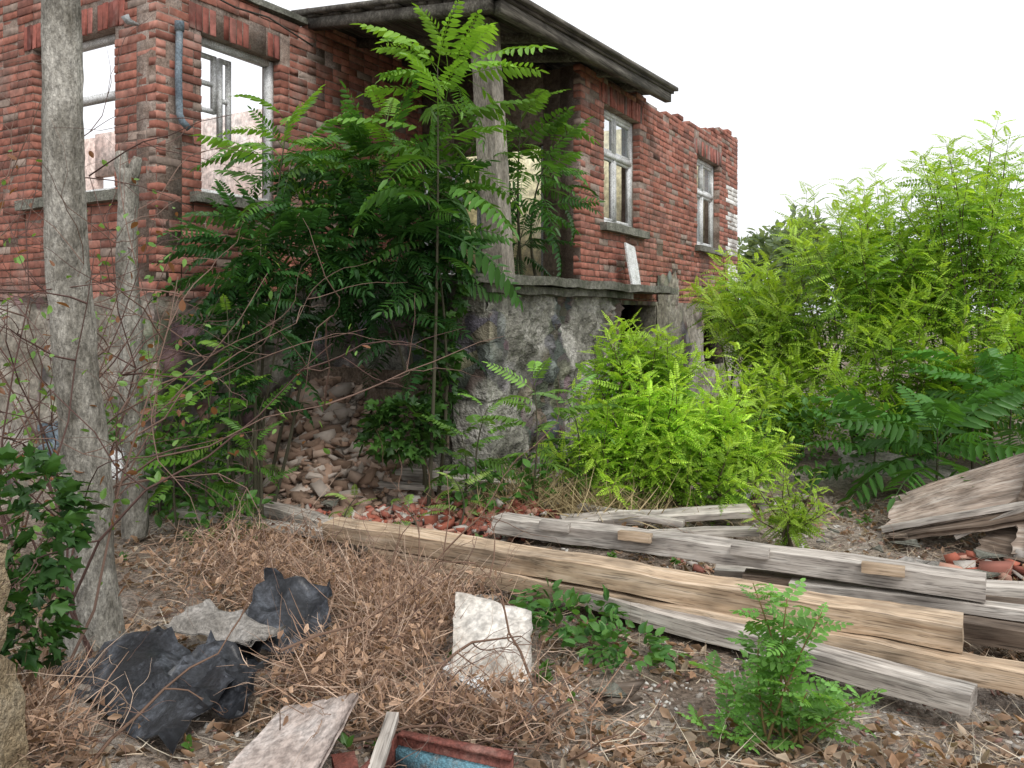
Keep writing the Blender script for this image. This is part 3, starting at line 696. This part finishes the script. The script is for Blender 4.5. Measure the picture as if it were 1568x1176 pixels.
def sheet(name,c4,mat,th=.02,amp=.015,n=14,seed=0,freq=2,edge=1.0,crease=0):
    c4=[Vector(c) for c in c4]; org=c4[0].copy(); X=(c4[1]-c4[0]).normalized(); Zn=X.cross(c4[3]-c4[0]).normalized(); Yn=Zn.cross(X)
    M=Matrix((X,Yn,Zn)).transposed().to_4x4(); M.translation=org; Mi=M.inverted(); nrm=Zn; V=[]
    for k in (0,1):
        for i in range(n+1):
            for j in range(n+1):
                u,v=i/n,j/n; e=.03*amp/.015*edge
                u2=u+ (e*nz((j*.5,seed,0),1) if i in(0,n) else 0); v2=v+(e*nz((i*.5,seed,7),1) if j in (0,n) else 0)
                p=c4[0]*(1-u2)*(1-v2)+c4[1]*u2*(1-v2)+c4[2]*u2*v2+c4[3]*(1-u2)*v2
                h=amp*2*nz((u*freq,v*freq,seed),1.3)
                if crease: h+=crease*(.5-abs(nz((u*2.2,v*1.6,seed+3),1))*3)+crease*.5*(.3-abs(nz((u*5,v*4,seed+9),1))*2)
                p=p+nrm*(h+(th if k else 0)); V.append(tuple(Mi@p))
    id=np.arange((n+1)**2).reshape(n+1,n+1); m=(n+1)**2
    F=np.stack([id[:-1,:-1],id[1:,:-1],id[1:,1:],id[:-1,1:]],-1).reshape(-1,4)
    bd=list(id[0,:])+list(id[1:,n])+list(id[n,:-1][::-1])+list(id[1:-1,0][::-1])
    S=[(bd[i],bd[(i+1)%len(bd)],bd[(i+1)%len(bd)]+m,bd[i]+m) for i in range(len(bd))]
    mb=MB(); mb.add(V,[F[:,::-1],F+m,S]); o=mb.build(name,mat); o.matrix_world=M; return o
# broken door panel leaning over rubble, with planks under it
sheet("broken_door_panel",[(2.62,5.80,.06),(3.75,5.35,.42),(3.98,5.72,.80),(2.86,6.22,.22)],M_ply,.014,.008,seed=1,edge=3)
sheet("broken_door_panel",[(2.60,5.74,.01),(3.72,5.24,.33),(3.98,5.62,.70),(2.88,6.15,.13)],M_w3,.035,.01,seed=2,edge=2)
beam("broken_lath",(2.60,5.80,.10),(3.80,5.32,.47),.05,.035,M_w2,seed=43)
sheet("broken_panel",[(3.35,5.5,.25),(3.75,5.1,.15),(4.1,5.4,.72),(3.7,5.8,.84)],M_w3,.02,.01,seed=3,edge=2)
sheet("broken_panel",[(3.2,5.3,.06),(4.0,4.95,.08),(4.2,5.15,.34),(3.4,5.5,.30)],M_ply,.02,.008,seed=4,edge=3)
sheet("broken_panel",[(3.05,5.45,.02),(3.5,4.9,.03),(3.75,5.1,.20),(3.3,5.65,.18)],M_w3,.02,.008,seed=14,edge=3)
beam("broken_lath",(3.0,5.6,.1),(3.9,5.3,.6),.06,.03,M_w2,seed=41); beam("broken_lath",(3.3,5.2,.1),(3.65,5.5,.85),.07,.03,M_w3,seed=42)
sheet("rusty_sheet",[(3.0,7.4,.20),(3.8,7.0,.18),(3.95,7.5,.28),(3.1,7.9,.30)],M_rag,.012,.015,seed=5)
sheet("broken_white_board",[(-.26,3.52,.06),(.08,3.42,.07),(.09,3.78,.24),(-.27,3.98,.26)],mat_two("board_mat",(.36,.32,.27),(.62,.58,.52),(.74,.71,.66),2.5,bs=.3,bd=.005),.012,.006,seed=6,freq=3,edge=2)
sheet("broken_white_board",[(-.30,3.58,.05),(-.02,3.22,.05),(.02,3.27,.06),(-.26,3.65,.06)],M_white,.02,.004,seed=7)
sheet("fallen_panel",[(-1.02,2.70,.0),(-.66,2.72,.04),(-.56,3.02,.20),(-.88,3.2,.07)],mat_two("panel_mat",(.28,.22,.19),(.44,.37,.33),(.56,.51,.48),3),.02,.006,seed=8)
sheet("black_tarp",[(-1.30,3.72,.10),(-.84,3.56,.10),(-.86,4.0,.28),(-1.22,4.15,.30)],M_tarp,.005,.015,9,seed=9,freq=3,edge=5,crease=.07)
sheet("black_tarp",[(-2.0,3.55,.08),(-1.20,2.92,.05),(-1.10,3.35,.16),(-1.65,3.85,.16)],M_tarp,.005,.012,10,seed=10,freq=3,edge=5,crease=.05)
sheet("black_tarp",[(-1.45,3.35,.08),(-1.02,3.12,.08),(-1.0,3.4,.2),(-1.3,3.6,.2)],M_tarp,.005,.012,8,seed=21,freq=3,edge=5,crease=.05)
sheet("grey_rag",[(-1.60,3.80,.16),(-1.15,3.58,.16),(-1.0,3.68,.20),(-1.45,3.98,.22)],M_rag,.006,.012,9,seed=11,freq=3,edge=4,crease=.04)
sheet("plastic_scrap",[(P(50,4.6),4.6,.75),(P(95,4.6),4.55,.72),(P(85,4.6),4.7,1.0),(P(55,4.6),4.7,.98)],M_pipe,.006,.05,12,seed=12,freq=4)
sheet("plastic_scrap",[(P(150,5.6),5.6,.5),(P(185,5.6),5.6,.48),(P(180,5.6),5.7,.68),(P(150,5.6),5.7,.7)],M_white,.006,.03,8,seed=13,freq=4)
for k in range(40):
    x,y=random.choice([(-.75,4.35),(2.3,5.9),(.2,3.2),(-1.9,6.0),(1.2,5.2),(-.3,6.1),(1.9,4.9),(2.9,5.3)]); x+=random.gauss(0,.35); y+=random.gauss(0,.2); s=random.uniform(.05,.13); a=random.uniform(0,6); z=gh(x,y)+.04
    c=[(x+s*math.cos(a+i*1.57),y+s*.7*math.sin(a+i*1.57),z+random.uniform(0,.05)) for i in range(4)]
    sheet("debris_shard",c,random.choice([M_rag,M_ply,M_w3,M_sillm]),.01,.004,4,seed=k,edge=8)
dr=empty("broken_drawer",(-.19,2.80,-.02),math.radians(-21))
def part(n,mat,*a):
    t=MB(); box(t,*a,j=.002); return t.build(n,mat,False,dr)
part("back_side",M_red,-.22,.20,.0,.02,-.02,.15); part("left_side",M_red,-.24,-.22,-.5,.02,-.02,.15); part("base",M_blue,-.22,.20,-.5,0,-.01,.0)
part("inner_panel",M_blue,-.217,.197,-.018,-.003,.01,.12); part("rim",M_red,-.22,.20,-.008,.024,.152,.165)
beam("short_batten",(-.43,2.98,.16),(-.45,2.62,.10),.045,.03,M_w2,seed=31)
beam("short_batten",(-.60,2.92,.04),(-.5,2.62,.04),.08,.03,M_red,seed=32)
mm=MB(); rough_box(mm,(.32,.35,1.0),.04,.10,3,3,lambda P_:P_+np.array([-1.82,2.62,.36])); mm.build("stone_block",mat_two("yellow_stone_mat",(.13,.09,.05),(.27,.21,.13),(.36,.30,.21),5,bs=1,bd=.04),True)

# ------------------------------------------------------------------ rubble
def rubble(name,regions,cols,mat):
    mb=MB()
    for (cx,cy,rx,ry,n,sz,lift) in regions:
        for k in range(n):
            a=random.uniform(0,6.28); r=math.sqrt(random.random()); x=cx+rx*r*math.cos(a); y=cy+ry*r*math.sin(a)
            l=sz*random.uniform(.3,1.25); w=l*random.uniform(.3,.8); h=l*random.uniform(.15,.45)
            V=boxV(-l/2,l/2,-w/2,w/2,-h/2,h/2)+rng.normal(0,l*.07,(8,3))
            ax,ay,az=random.gauss(0,.4),random.gauss(0,.4),random.uniform(0,6.28)
            Rx=np.array([[1,0,0],[0,math.cos(ax),-math.sin(ax)],[0,math.sin(ax),math.cos(ax)]]);Ry=np.array([[math.cos(ay),0,math.sin(ay)],[0,1,0],[-math.sin(ay),0,math.cos(ay)]]);Rz=np.array([[math.cos(az),-math.sin(az),0],[math.sin(az),math.cos(az),0],[0,0,1]])
            V=V@(Rz@Ry@Rx).T+np.array([x,y,gh(x,y)+h*.3+random.random()*lift])
            mb.add(V,[BF],np.array(random.choice(cols))*random.uniform(.7,1.25))
    return mb.build(name,mat)
rubble("rubble_pile",[(-1.5,7.2,.75,.6,620,.16,.06),(-1.35,6.6,.8,.4,240,.13,.03)],[(.30,.20,.145),(.37,.27,.21),(.23,.155,.11),(.40,.34,.29)],M_vc)
rubble("broken_red_tiles",[(-.45,6.15,.75,.33,520,.10,.06),(-1.75,6.1,.5,.3,150,.08,.02),(.2,5.85,.4,.2,70,.07,.02),(3.3,5.3,.5,.3,90,.14,.04),(1.6,5.2,.6,.3,50,.06,.0)],[(.36,.115,.075),(.26,.09,.065),(.42,.24,.18),(.44,.40,.36),(.30,.12,.09)],M_vc)
rubble("stones",[(1,4.5,3.5,2.6,1500,.03,0),(2.6,5.2,1.5,1,500,.035,0),(.5,3.2,1.8,.7,1800,.022,0),(1.3,7.2,1.5,.5,120,.10,.02)],[(.36,.32,.28),(.26,.22,.18),(.5,.48,.44),(.28,.16,.13)],M_vc)

# ------------------------------------------------------------------ litter
def clear(x,y):
    """keep litter off timber, tarps and boards"""
    for p,q in BL:
        dx,dy=q[0]-p[0],q[1]-p[1]; l2=dx*dx+dy*dy; t=((x-p[0])*dx+(y-p[1])*dy)/l2
        if 0<t<1 and math.hypot(x-p[0]-t*dx,y-p[1]-t*dy)<.11: return False
    if -.32<x<.14 and 3.35<y<4.05: return False
    if ((x+1.05)/.30)**2+((y-3.85)/.32)**2<1 or ((x+1.45)/.42)**2+((y-3.4)/.38)**2<1: return False
    if -1.0<x<.05 and y<3.0: return False
    return True
def scatter(n,fn):
    out=[]
    while len(out)<n:
        p=fn()
        if p is not None and clear(*p): out.append(p)
    return out
def reg():
    y=random.uniform(2.6,7.2); x=random.uniform(-.66,.66)*y
    if random.random()> (1.25-.13*y): return None
    if noise.noise(Vector((x*1.6,y*1.6,3)))<random.uniform(-.35,.35): return None
    return (x,y)
def leaves(name,n,fn,zr,sz,cols,flat=.35):
    pts=scatter(n,fn); Pp=np.array([(x,y,gh(x,y)+random.uniform(*zr)) for x,y in pts]); D=rng.normal(size=(n,3)); D[:,2]*=flat
    C=np.array([random.choice(cols) for _ in pts])*rng.uniform(.7,1.2,(n,1)); k=rng.random(n)<.5; S=rng.uniform(sz[0],sz[1],n); L=MB()
    inst(L,CL[0],Pp[k],D[k],S[k],C[k],.9); inst(L,CL[1],Pp[~k],D[~k],S[~k],C[~k],.9); return L.build(name,M_dry)
leaves("dry_leaf_litter",6500,reg,(.003,.03),(.02,.07),[(.30,.19,.12),(.40,.27,.18),(.22,.14,.09),(.48,.38,.28),(.18,.12,.08),(.42,.25,.15)])
def strips(name,n,fn,hmax,lr,cols,w=.0022,upz=.1):
    mb=MB(); P0=np.array(scatter(n,fn)); N=len(P0)
    z=np.array([gh(x,y) for x,y in P0])+rng.uniform(0,hmax,N)
    az=rng.uniform(0,6.28,N); el=rng.normal(upz,.25,N); l=rng.uniform(lr[0],lr[1],N)
    d=np.stack([np.cos(az)*np.cos(el),np.sin(az)*np.cos(el),np.sin(el)],1); sd=norm(np.cross(d,rng.normal(size=(N,3))))
    p=np.stack([P0[:,0],P0[:,1],z],1); k=[]
    bend=rng.normal(0,.22,(N,3))*l[:,None]; ww=(w*rng.uniform(.5,1.5,N))[:,None]
    for t,f in ((0,1),(.35,1),(.7,.8),(1,.3)):
        c=p+d*(l*t)[:,None]+bend*t*t; k+=[c-sd*ww*f,c+sd*ww*f]
    V=np.stack(k,1).reshape(-1,3); b=(np.arange(N)*8)[:,None]
    F=np.concatenate([b+np.array([[0,1,3,2]]),b+np.array([[2,3,5,4]]),b+np.array([[4,5,7,6]])])
    C=np.repeat(np.array(cols)[rng.integers(0,len(cols),N)]*rng.uniform(.7,1.2,(N,1)),8,0)
    mb.add(V,[F],C); return mb.build(name,M_vc)
strips("dry_straw",5000,reg,.02,(.05,.22),[(.46,.37,.27),(.36,.27,.19),(.56,.49,.38),(.24,.17,.12)],.0016)
def regw():
    c=random.choice([(-1.3,4.7,.6,.45),(-.75,4.5,.5,.45),(-1.6,5.2,.6,.4),(-.5,4.2,.45,.35),(-.72,3.5,.3,.3),(-1.8,3.0,.3,.25),(-.2,3.1,.5,.2),(-.5,3.9,.35,.4)])
    x=random.gauss(c[0],c[2]*.5); y=random.gauss(c[1],c[3]*.5)
    if y<2.6: return None
    return (x,y)
strips("dead_weeds",8500,regw,.18,(.04,.24),[(.44,.29,.20),(.33,.21,.145),(.54,.40,.30),(.20,.13,.09)],.0017,.5)
strips("dry_grass_tufts",2500,lambda:(random.gauss(.45,.35),random.gauss(6.35,.18)),.08,(.1,.35),[(.45,.36,.2),(.36,.28,.15)],.003,.6)
strips("dry_grass_patch",3500,lambda:(random.gauss(2.6,.8),random.gauss(4.6,1.1)),.02,(.05,.22),[(.50,.43,.32),(.38,.30,.22)],.0016,.1)
leaves("dead_weed_leaves",5000,regw,(.02,.22),(.015,.05),[(.44,.28,.18),(.52,.35,.24),(.28,.17,.11)],1.0)
tw=MB()
for k in range(210):
    x,y=regw() or (-1.3,4.6)
    twig((x,y,gh(x,y)+.01),(random.gauss(0,1),random.gauss(0,1),.7),random.uniform(.25,.6),.0035,1,random.choice([(.32,.22,.16),(.44,.33,.25),(.16,.10,.08)]),tw,-.01)
for k in range(90):
    y=random.uniform(2.8,6); x=random.uniform(-.6,.6)*y
    twig((x,y,gh(x,y)+.01),(random.gauss(0,1),random.gauss(0,1),.1),random.uniform(.2,.5),.003,1,random.choice([(.28,.19,.14),(.14,.09,.07)]),tw,-.03)
for (a,b_) in (((-1.5,2.9,.0),(-1.05,3.4,.5)),((-.6,3.0,.05),(.2,3.2,.1)),((-.9,3.2,.3),(-.1,4.3,.05)),((-.35,3.35,.15),(.0,3.7,.30)),((.1,3.3,.1),(-.25,3.75,.26))):
    A=Vector(a);B=Vector(b_); twig(A,B-A,(B-A).length,.008,2,(.16,.10,.07),tw)
tw.build("fallen_twigs",M_vc,True)
L=MB()
for c in ((-.05,5.9,.5,.3),(-1.9,5.9,.5,.3),(.6,3.7,.5,.3),(2.5,6.6,.7,.3),(.4,5.2,.9,.3),(-.6,3.5,.6,.3)):
    for _ in range(9):
        bx,by=random.gauss(c[0],c[2]),random.gauss(c[1],c[3]); n=random.randint(5,14)
        inst(L,SL,[(bx,by,gh(bx,by)+random.uniform(.01,.06)) for _ in range(n)],rng.normal(size=(n,3))*[1,1,.3]+[0,0,.5],rng.uniform(.025,.06,n),np.array([(.10,.22,.045)]*n)*random.uniform(.7,1.2),.6)
L.build("small_weeds",M_leaf)

# ------------------------------------------------------------------ light, sky, camera
w=bpy.data.worlds.new("World"); scene.world=w; w.use_nodes=True; nt=w.node_tree; nt.nodes.clear()
sky=nd(nt,'ShaderNodeTexSky'); sky.sky_type='NISHITA'; sky.sun_disc=False
EL=math.radians(52); AZ=math.radians(150)
sky.sun_elevation=EL; sky.sun_rotation=AZ; sky.dust_density=5; sky.air_density=1; sky.ozone_density=1
hs=nd(nt,'ShaderNodeHueSaturation'); hs.inputs['Saturation'].default_value=.12; hs.inputs['Value'].default_value=1.0
nt.links.new(sky.outputs[0],hs.inputs['Color'])
mx=mixc(nt,hs.outputs[0],(11,11.2,11.6),.6)
bg=nd(nt,'ShaderNodeBackground'); bg.inputs[1].default_value=.15
nt.links.new(mx,bg.inputs[0]); wo=nd(nt,'ShaderNodeOutputWorld'); nt.links.new(bg.outputs[0],wo.inputs[0])
sd=bpy.data.lights.new("sun",'SUN'); sd.energy=1.4; sd.angle=math.radians(14); sd.color=(1,.97,.92)
so=bpy.data.objects.new("sun",sd); scene.collection.objects.link(so)
dirv=Vector((math.sin(AZ)*math.cos(EL),math.cos(AZ)*math.cos(EL),math.sin(EL)))
so.rotation_euler=dirv.to_track_quat('Z','Y').to_euler()
cam=bpy.data.cameras.new("camera"); co=bpy.data.objects.new("camera",cam); scene.collection.objects.link(co)
co.location=(0,0,1.6); co.rotation_euler=(math.radians(90),0,0); cam.sensor_width=36; cam.lens=29.04; cam.shift_y=-.067; cam.clip_end=2000
scene.camera=co
scene.view_settings.view_transform='Standard'; scene.view_settings.look='None'; scene.view_settings.exposure=0
